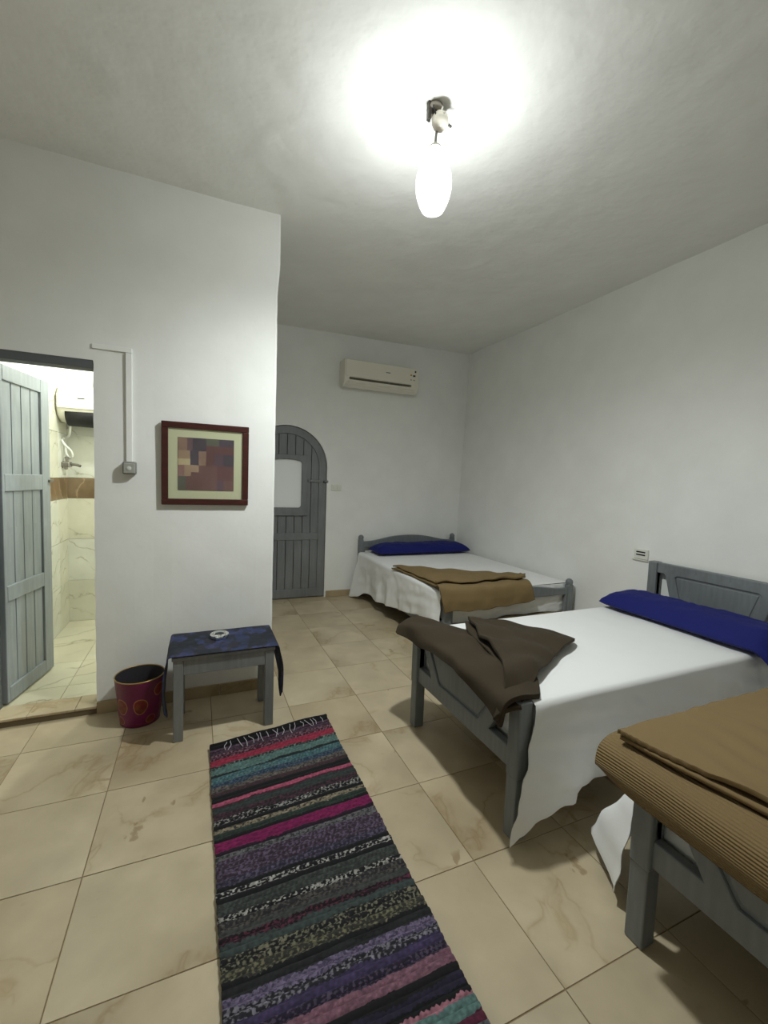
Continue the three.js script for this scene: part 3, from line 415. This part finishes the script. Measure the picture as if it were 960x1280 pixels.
// bed against the end wall
{
  const at = [2.44, 0, ZB + 0.03], turn = -Math.PI / 2, L = 2.03, W = 1.34;
  bedOpen('grey wooden bed with ball finials below the air conditioner', at, turn, L, W);
  mattress('pale mattress on the bed below the air conditioner', at, turn, 0.05, L - 0.06, 0.285, 0.525, W - 0.06);
  drapedSheet('white sheet hanging over the bed below the air conditioner', at, turn, { L0: 0.06, L1: L - 0.058, W: W + 0.02, top: 0.535, seed: 3, end: 0.285, crease: 0.35,
    dropA: u => 0.30 + 0.04 * Math.sin(u * 9), dropB: u => pw([[0.06, 0.53], [0.2, 0.50], [0.35, 0.44], [0.9, 0.41], [1.4, 0.34], [1.7, 0.30], [1.95, 0.30]], u) + 0.01 * Math.sin(u * 11),
    flareA: () => 0.02, flareB: u => 0.03 + 0.14 * smooth(0.5, 0.1, u) + 0.08 * smooth(1.6, 2.0, u), shift: (u, d, k) => (k > 0 ? 0.10 : 0) * d * smooth(1.5, 2.0, u) - (k > 0 ? 0.25 : 0) * d * smooth(0.3, 0.06, u) * 0 });
  pillow('long royal blue pillow on the bed below the air conditioner', [2.50, 0.54, ZB + 0.27], 0, 1.24, 0.36, 0.13, 0, 4);
  const rows = [
    [[1.74, .558, -3.77], [1.78, .562, -3.38], [1.75, .575, -2.98], [1.70, .602, -2.80], [1.715, .50, -2.765], [1.745, .40, -2.757]],
    [[2.08, .566, -3.53], [2.02, .566, -3.25], [2.0, .572, -2.98], [1.98, .585, -2.80], [2.0, .5, -2.757], [2.03, .405, -2.752]],
    [[2.43, .566, -3.28], [2.35, .568, -3.12], [2.3, .572, -2.96], [2.27, .588, -2.80], [2.3, .5, -2.757], [2.36, .412, -2.752]],
    [[2.80, .562, -3.10], [2.70, .570, -3.02], [2.64, .576, -2.92], [2.60, .584, -2.80], [2.6, .52, -2.757], [2.62, .44, -2.752]]];
  const f = net(rows), wr = (p, k, s) => { p.y += k * N3(p.x * 7, p.z * 5 + p.y * 6, s); p.z += 0.6 * k * N3(p.x * 9, p.y * 7, s + 4); return p; };
  const top = net(rows.map((r, i) => [r[0], r[1], r[2], [lerp(r[2][0], r[3][0], .55) + 0.01, r[2][1] + 0.010, lerp(r[2][2], r[3][2], [.2, .35, .2, -.4][i])]].map(([x, y, z], k) => [x + 0.012, y + 0.021 + (k === 3 ? 0.004 : 0), z])));
  single('blanket', 'folded tan blanket hanging over the footboard below the air conditioner', 'blanket', [shell(50, 40, (u, v) => { const p = wr(f(u, v), 0.022, 2); p.tu = u * 1.2; p.tv = v; return p; }, 0.014), shell(40, 40, (u, v) => { const p = wr(top(u, v), 0.022, 2); p.tu = u; p.tv = v; return p; }, 0.012)], M.tan);
}
// middle bed, headboard against the long wall
{
  const L = 2.045, W = 0.90, at = [3.178, 0, -1.68], turn = Math.PI; // local +z is the far side (world -z)
  bedPanelled('grey wooden bed with panelled boards carrying the dark brown blanket', at, turn, L, W);
  mattress('pale mattress on the bed with the dark brown blanket', at, turn, 0.06, L - 0.07, 0.305, 0.545, W - 0.05);
  drapedSheet('white sheet falling to the floor on the bed with the dark brown blanket', at, turn, { L0: 0.08, L1: L - 0.072, W: W + 0.015, top: 0.558, seed: 11, nu: 120, end: 0.33, crease: 1.5,
    dropA: u => pw([[0.08, 0.36], [1.2, 0.37], [1.72, 0.40], [1.755, 0.455], [1.80, 0.44], [1.88, 0.46], [1.94, 0.505], [1.973, 0.535]], u) + 0.006 * Math.sin(u * 17), dropB: u => 0.36 + 0.02 * Math.sin(u * 7),
    flareA: u => 0.05 + 0.02 * smooth(1.6, 1.97, u), flareB: () => 0.05, shift: (u, d, k) => (k < 0 ? 0.23 : 0.03) * d * smooth(1.68, 1.97, u) });
  pillow('long royal blue pillow on the bed with the dark brown blanket', [2.83, 0.562, -1.61], -Math.PI / 2 * -1 + Math.PI, 1.08, 0.42, 0.135, 0.10, 9);
  const strip = [
    [[1.24, .585, -2.245], [1.16, .592, -2.23], [1.08, .578, -2.20], [1.045, .535, -2.175]],
    [[1.34, .590, -2.04], [1.2, .605, -2.04], [1.095, .590, -2.05], [1.07, .520, -2.065]],
    [[1.40, .592, -1.79], [1.22, .606, -1.80], [1.095, .592, -1.82], [1.073, .545, -1.835]],
    [[1.38, .592, -1.53], [1.21, .608, -1.54], [1.095, .592, -1.56], [1.073, .545, -1.58]],
    [[1.32, .592, -1.34], [1.18, .605, -1.345], [1.09, .580, -1.36], [1.07, .510, -1.38]],
    [[1.25, .588, -1.245], [1.15, .592, -1.24], [1.08, .555, -1.25], [1.06, .470, -1.262]]];
  const P = [[1.43, .620, -2.01], [1.31, .630, -1.73], [1.24, .634, -1.51], [1.15, .622, -1.36], [1.055, .49, -1.275]], Q = [[1.80, .592, -1.76], [1.86, .590, -1.64], [1.62, .592, -1.52], [1.36, .592, -1.385], [1.13, .545, -1.225]];
  const flap = net(P.map((p, i) => { const q = Q[i]; return [0, .33, .67, 1].map(t => [lerp(p[0], q[0], t), lerp(p[1], q[1], t) + (t > 0 && t < 1 ? 0.006 : 0), lerp(p[2], q[2], t)]); }));
  const fold2 = net([[[1.47, .606, -2.02], [1.42, .606, -2.03]], [[1.42, .608, -1.85], [1.33, .612, -1.86]], [[1.38, .61, -1.6], [1.27, .616, -1.62]], [[1.3, .612, -1.42], [1.2, .618, -1.43]]]);
  const wr = (p, k, s) => { p.y += k * N3(p.x * 8, p.z * 6, s); p.x += 0.8 * k * N3(p.z * 7, p.y * 9, s + 3); return p; };
  const st = net(strip);
  single('blanket', 'dark brown folded blanket draped over the grey footboard', 'blanket', [shell(36, 60, (u, v) => Object.assign(wr(st(u, v), 0.018, 3), { tu: u * .4, tv: v }), 0.02), shell(36, 50, (u, v) => Object.assign(wr(flap(u, v), 0.024, 5), { tu: u * .5, tv: v }), 0.016), shell(10, 30, (u, v) => Object.assign(fold2(u, v), { tu: u * .1, tv: v }), 0.012)], M.brown);
}
// near bed
{
  const L = 1.94, W = 0.90, at = [3.178, 0, -0.385], turn = Math.PI;
  bedPanelled('grey wooden bed with panelled footboard under the ribbed tan blanket', at, turn, L, W);
  mattress('pale mattress on the bed with the ribbed tan blanket', at, turn, 0.06, L - 0.07, 0.305, 0.545, W - 0.05);
  drapedSheet('white sheet on the bed with the ribbed tan blanket', at, turn, { L0: 0.08, L1: L - 0.072, W: W + 0.015, top: 0.558, seed: 23, end: 0.33, dropA: u => 0.4, dropB: u => pw([[0, 0.36], [1.5, 0.36], [1.66, 0.44], [1.76, 0.50], [1.87, 0.53]], u), flareA: () => 0.05, flareB: u => 0.12 + 0.44 * smooth(1.3, 1.7, u) - 0.44 * smooth(1.74, 1.866, u), shift: (u, d, k) => 0.03 * d * smooth(1.6, 1.87, u) });
  pillow('long royal blue pillow on the bed with the ribbed tan blanket', [2.85, 0.562, -0.36], Math.PI * 1.5, 1.0, 0.40, 0.15, 0, 12);
  const z = [-0.925, -0.80, -0.55, -0.25, 0.07];
  const low = net(z.map((q, i) => [[1.62, .592, q + .01], [1.40, .600, q], [1.27, .606, q - 0.004], [1.19, .585, q], [1.165, .535, q + 0.006], [1.172, .490 + (i === 0 ? 0.03 : 0), q + 0.012]]));
  const up = net([[[1.215, .634, -.885], [1.45, .632, -.888], [1.8, .63, -.89], [2.35, .626, -.885]], [[1.245, .636, -.74], [1.5, .636, -.73], [1.8, .634, -.73], [2.35, .63, -.73]], [[1.295, .636, -.53], [1.5, .636, -.5], [1.8, .634, -.5], [2.35, .63, -.5]], [[1.34, .636, -.2], [1.5, .636, -.2], [1.8, .634, -.2], [2.35, .63, -.2]], [[1.36, .63, .06], [1.5, .63, .06], [1.8, .63, .06], [2.35, .626, .06]]]);
  const mid = net([[[1.222, .616, -.882], [1.6, .616, -.885], [2.3, .612, -.885]], [[1.24, .617, -.74], [1.6, .617, -.74], [2.3, .614, -.73]], [[1.278, .617, -.53], [1.6, .617, -.5], [2.3, .614, -.5]], [[1.32, .617, -.2], [1.6, .617, -.2], [2.3, .614, -.2]], [[1.34, .615, .05], [1.6, .615, .05], [2.3, .612, .05]]]);
  const o = thing('blanket', 'ribbed tan blanket folded in layers over the near footboard', 'blanket', [1.6, 0.56, -0.42]); o.userData.label = 'ribbed tan blanket folded in thick layers with a stitched edge';
  const rel = g => g.translate(-1.6, -0.56, 0.42);
  part(o, 'lower_fold', rel(shell(60, 60, (u, v) => { const p = low(u, v); p.y += 0.006 * N3(p.x * 9, p.z * 4, 6); p.tu = u * 2.2; p.tv = v; return p; }, 0.03)), M.ribTan);
  part(o, 'middle_fold', rel(shell(30, 30, (u, v) => Object.assign(mid(u, v), { tu: u, tv: v }), 0.011)), M.tanTop);
  part(o, 'upper_fold', rel(shell(90, 70, (u, v) => { const p = up(u, v); p.y += 0.004 * Math.sin(p.x * 55 + 6 * N3(p.x * 2, p.z * 4, 3)) * (0.5 + N3(p.x * 3, p.z * 3, 8)) + 0.006 * N3(p.x * 5, p.z * 5, 2); p.x += 0.0025 * Math.sin(p.z * 420) * smooth(0.03, 0, u); p.tu = u; p.tv = v; return p; }, 0.013)), M.tanTop);
}

// ------------------------------------------------------------------ side table, cloth, ashtray, bin
{
  const x0 = -0.118, x1 = 0.392, z0 = -2.70, z1 = -2.372, h = 0.455, o = thing('side_table', 'small grey wooden table under the blue cloth', 'table', [(x0 + x1) / 2, 0, (z0 + z1) / 2]);
  const cx = (x0 + x1) / 2, cz = (z0 + z1) / 2, a = (x1 - x0) / 2, b = (z1 - z0) / 2, lg = 0.048;
  const tm = std(0xa2a4a4, 0.5, { map: rep(T_paint, 1.2), bumpMap: rep(T_plaster, 3), bumpScale: 0.001 });
  for (const sx of [-1, 1]) for (const sz of [-1, 1]) part(o, 'leg', rb(sx * (a - lg / 2) - lg / 2, sx * (a - lg / 2) + lg / 2, 0, h - 0.02, sz * (b - lg / 2) - lg / 2, sz * (b - lg / 2) + lg / 2, 0.004), tm);
  for (const sz of [-1, 1]) part(o, 'apron', rb(-a + lg, a - lg, h - 0.10, h - 0.018, sz * (b - 0.016) - 0.012, sz * (b - 0.016) + 0.012, 0.003), tm);
  for (const sx of [-1, 1]) part(o, 'apron', rb(sx * (a - 0.016) - 0.012, sx * (a - 0.016) + 0.012, h - 0.10, h - 0.018, -b + lg, b - lg, 0.003), tm);
  part(o, 'top', rb(-a - 0.006, a + 0.006, h - 0.02, h, -b - 0.006, b + 0.004, 0.004), tm);
  // cloth runner, hanging in points at both ends
  const T_run = tex(512, 512, (u, v) => { const n = fA(u * 2, v * 2), m = fC(u * 2, v), q = fE(u * 2, v * 2); const blob = smooth(0.5, 0.6, m), b2 = smooth(0.54, 0.6, fC(v, 1 - u)); const c = [26, 32, 44]; const t = [c[0] + 26 * blob * n + 14 * b2, c[1] + 32 * blob * n + 8 * b2, c[2] + 74 * blob * n + 10 * b2]; const k = 26 * (q - 0.5); return [t[0] + k, t[1] + k * 1.1, t[2] + k * 1.2]; });
  const nT = 40, nS = 26, top = h + 0.006, r = 0.012, hw = a + 0.012;
  const drop = (v, s) => s < 0 ? pw([[0, 0.16], [0.5, 0.22], [0.85, 0.34], [1, 0.30]], v) : pw([[0, 0.14], [0.55, 0.2], [0.9, 0.31], [1, 0.27]], v);
  const fn = (u, v) => {
    const j = u * (nT + 2 * nS); const z = lerp(-b - 0.012, b + 0.012, v); let x, y;
    if (j >= nS && j <= nS + nT) { x = lerp(-hw, hw, (j - nS) / nT); y = top + 0.0015 * N3(x * 9, z * 9); }
    else { const s = j < nS ? -1 : 1, t = s < 0 ? 1 - j / nS : (j - nS - nT) / nS, d = t * drop(v, s), ang = Math.min(d / r, 1.5708), rest = Math.max(0, d - r * 1.5708); x = s * (hw + r * Math.sin(ang) + 0.02 * Math.sin(rest * 9) + 0.010 * N3(z * 9, rest * 5, s) * smooth(0, .1, rest)); y = top - r * (1 - Math.cos(ang)) - rest; return Object.assign(V(x + cx, y, z * (1 - 0.25 * rest) + cz + (s > 0 ? 0.10 : 0.06) * rest), { tu: u * 1.4, tv: v * .5 }); }
    return Object.assign(V(x + cx, y, z + cz), { tu: u * 1.4, tv: v * .5 });
  };
  single('table_runner', 'dark blue patterned cloth draped over the small grey table', 'cloth', shell(nT + 2 * nS, 24, fn, 0.004), std(0xffffff, 0.75, { map: T_run, bumpMap: rep(T_cloth, 6), bumpScale: 0.0008 }));
  const ash = lathe([[0.0001, 0.004], [0.034, 0.004], [0.036, 0.012], [0.042, 0.026], [0.047, 0.028], [0.052, 0.024], [0.05, 0.01], [0.046, 0.0], [0.0001, 0]], 40).translate(0.113, top + 0.0025, -2.575);
  single('glass_ashtray', 'round clear glass ashtray on the blue table cloth', 'ashtray', ash, new THREE.MeshPhysicalMaterial({ color: 0xf2fbf8, transmission: 1, thickness: 0.02, roughness: 0.05, ior: 1.5 }));
}
{
  const o = thing('waste_bin', 'magenta waste bin with red petal print and gold rim beside the small table', 'bin', [-0.300, 0, -2.685]);
  const T_bin = tex(512, 256, (u, v) => { let c = [108, 14, 70]; const k = 30 * (fA(u, v) - 0.5); c = [c[0] + k, c[1] + k * 0.4, c[2] + k]; const cells = []; for (let i = 0; i < 7; i++) cells.push([i / 7 + 0.02, i % 2 ? 0.70 : 0.46, 0.050, 0.135, i % 2 ? 0.25 : -0.3]); for (let i = 0; i < 4; i++) cells.push([i / 4 + 0.1, 0.14, 0.04, 0.1, 0.4]);
    for (const [a, b, sx, sy, t] of cells) { let du = u - a; du -= Math.round(du); const X = du / sx, Y = (v - b) / sy, x = X * Math.cos(t) - Y * Math.sin(t), y = X * Math.sin(t) + Y * Math.cos(t); const d = Math.sqrt(x * x + y * y * (1 + 0.3 * x)) + 0.12 * (fC(u, v) - 0.5); if (d < 0.9) c = [112 + 60 * (fA(v, u) - 0.45), 22 + 34 * smooth(0.4, 0.6, fE(u * 2, v)), 26]; else if (d < 1.02) c = [168, 116, 70]; }
    return c; });
  const out = lathe([[0.100, 0.004], [0.108, 0.08], [0.119, 0.19], [0.126, 0.262]], 48);
  part(o, 'outer_wall', out, std(0xffffff, 0.35, { map: T_bin }), 'magenta wall printed with red petal shapes');
  part(o, 'lining', [lathe([[0.0001, 0.008], [0.096, 0.008], [0.104, 0.08], [0.115, 0.19], [0.1225, 0.264]], 48), lathe([[0.0001, 0.001], [0.1, 0.001], [0.1, 0.006], [0.0001, 0.006]], 48)], std(0x3c383c, 0.45), 'dark plastic inside');
  part(o, 'rim', new THREE.TorusGeometry(0.1245, 0.0032, 8, 56).rotateX(Math.PI / 2).translate(0, 0.263, 0), std(0xb89a58, 0.35, { metalness: 0.6 }), 'gold rim');
}

// ------------------------------------------------------------------ woven rag rug with fringe
{
  const zA = -2.25, zB = -0.36, xA = 0.058, xB = 0.692, r = rng(4);
  // [start z, colour, fleck colour or null, fleck strength]
  const S = [[-2.40, [14, 11, 14]], [-2.204, [104, 86, 100], [70, 48, 70]], [-2.196, [52, 24, 40], [90, 56, 76]], [-2.19, [84, 66, 80], [40, 32, 40]], [-2.165, [64, 30, 44], [140, 110, 120]], [-2.125, [156, 48, 72]], [-2.075, [40, 48, 46], [120, 140, 130]], [-2.055, [94, 122, 117]], [-2.01, [36, 44, 44]], [-1.995, [66, 104, 110], [110, 130, 130]], [-1.955, [42, 62, 84], [90, 100, 110]], [-1.925, [110, 102, 96], [50, 46, 50]], [-1.895, [70, 50, 56]], [-1.87, [24, 24, 26]], [-1.835, [176, 84, 112]], [-1.812, [70, 32, 46]], [-1.80, [54, 62, 60]], [-1.765, [44, 38, 42], [90, 50, 66]], [-1.735, [20, 20, 22], [190, 186, 180]], [-1.70, [22, 22, 24]], [-1.68, [150, 138, 116], [40, 38, 36]], [-1.658, [46, 58, 52]], [-1.635, [24, 22, 24]], [-1.622, [132, 28, 84], [110, 20, 76]], [-1.572, [40, 26, 40]], [-1.555, [110, 108, 110], [40, 40, 44]], [-1.53, [62, 48, 62], [110, 96, 120]], [-1.46, [52, 46, 64], [100, 92, 112]], [-1.425, [26, 26, 28]], [-1.41, [28, 26, 30], [220, 216, 208]], [-1.385, [24, 24, 26]], [-1.37, [56, 60, 58], [76, 80, 76]], [-1.325, [22, 22, 24], [210, 206, 196]], [-1.305, [48, 46, 48], [96, 90, 84]], [-1.275, [70, 72, 70]], [-1.252, [34, 22, 30], [110, 50, 70]], [-1.232, [64, 74, 72]], [-1.205, [30, 30, 32], [150, 146, 120]], [-1.165, [58, 56, 52], [130, 126, 96]], [-1.13, [26, 26, 28]], [-1.112, [40, 40, 42]], [-1.09, [124, 112, 140], [70, 60, 84]], [-1.065, [44, 42, 50], [150, 146, 156]], [-1.04, [70, 58, 92]], [-1.012, [40, 30, 50], [90, 80, 100]], [-0.985, [136, 98, 112], [120, 80, 96]], [-0.95, [24, 22, 26]], [-0.92, [40, 36, 56]], [-0.895, [20, 20, 24]], [-0.875, [176, 120, 134]], [-0.862, [98, 128, 124]], [-0.825, [90, 36, 58]], [-0.805, [104, 104, 108], [60, 60, 64]], [-0.775, [110, 20, 44]], [-0.745, [90, 88, 92], [40, 36, 40]], [-0.715, [50, 44, 48], [190, 110, 80]], [-0.67, [28, 30, 36]], [-0.62, [60, 64, 90]], [-0.57, [30, 28, 30], [160, 150, 140]], [-0.52, [140, 40, 80]], [-0.48, [50, 60, 60]], [-0.42, [26, 24, 26]]];
  const TW = 512, TH = 2048, cellsN = fbm(60, 64, 2);
  const T_rug = tex(TW, TH, (u, v, x, y) => {
    const z = lerp(zA, zB, v) + 0.007 * N3(u * 5, v * 40) + 0.004 * N3(u * 22, v * 90) + 0.0025 * Math.sin(u * 260) * 0.4; let k = 0; while (k + 1 < S.length && S[k + 1][0] <= z) k++;
    const [, c, f] = S[k]; const fine = fE(u * 3, v * 24), m = cellsN(u * 1.3, v * 9), row = Math.floor((z - zA) / 0.011), tw = Math.sin((u * 634 / 11 + row * 0.5) * Math.PI * 2 / 1.6 + 2 * N3(u * 6, row));
    let q = c; if (f) { const a = 0.8 * smooth(0.48, 0.66, m + 0.10 * tw + 0.2 * (fB(u, v * 5) - 0.5)); q = [0, 1, 2].map(i => lerp(c[i], f[i], a)); }
    const b = 0.62 + 0.55 * fine + 0.05 * tw; return q.map(e => e * b);
  });
  T_rug.wrapS = T_rug.wrapT = THREE.ClampToEdgeWrapping;
  const fn = (u, v) => { const z0 = lerp(zA, zB, v), e = (u - 0.5) * 2; const x = lerp(xA, xB, u) + e * (0.004 * N3(z0 * 14, 3 * Math.sign(e)) + 0.0012 * Math.sin(z0 * 170 + 4 * N3(z0 * 9, 2))) * smooth(0.6, 1, Math.abs(e)) + 0.006 * N3(z0 * 2.2, 1); const far = smooth(0.035, 0, v); const z = z0 - 0.085 * (u - 0.04) * smooth(0.6, 0, v) + 0.004 * N3(u * 6, 3) * far; const rib = 0.0022 * Math.sin((z0 + 0.004 * N3(u * 4, z0 * 8)) * Math.PI * 2 / 0.021) + 0.0015 * N3(u * 30, z0 * 60); return Object.assign(V(x, 0.0115 + rib + 0.003 * N3(u * 3, z0 * 4) + 0.017 * far * (0.7 + 0.5 * N3(u * 5, 9)), z), { tu: u, tv: v }); };
  const o = thing('rag_rug', 'multicoloured striped rag rug runner on the tiled floor', 'rug', [(xA + xB) / 2, 0, (zA + zB) / 2]);
  const rel = g => g.translate(-(xA + xB) / 2, 0, -(zA + zB) / 2);
  part(o, 'woven_body', rel(shell(40, 420, fn, 0.0075)), std(0xffffff, 0.98, { map: T_rug, bumpMap: rep(T_cloth, 2, 6), bumpScale: 0.001 }));
  const fm = std(0xbdb6bc, 0.9); // pale fringe cords lying over the dark rolled end
  for (let k = 0; k < 18; k++) { const u = 0.10 + 0.86 * (k + 0.6 * r()) / 18, p = fn(u, 0.003), L = 0.05 + 0.035 * r(), dx = (r() - 0.35) * 0.05, bend = (r() - 0.5) * 0.02; part(o, 'fringe_cord', rel(tube([[p.x - dx * 0.3, p.y + 0.002, p.z - 0.004], [p.x, p.y + 0.005, p.z + 0.018], [p.x + dx * 0.5 + bend, p.y + 0.002, p.z + L * 0.6], [p.x + dx, p.y - 0.004, p.z + L]], 0.0019, 14, 5)), fm); }
  part(o, 'fringe_cord', rel(tube([0.12, 0.3, 0.45, 0.6, 0.75, 0.93].map((u, i) => { const p = fn(u, 0.022); return [p.x, p.y + 0.004, p.z + [0.0, 0.014, -0.004, 0.012, 0.0, 0.006][i]]; }), 0.0022, 50, 5)), fm);
}
renderer.render(scene, camera);
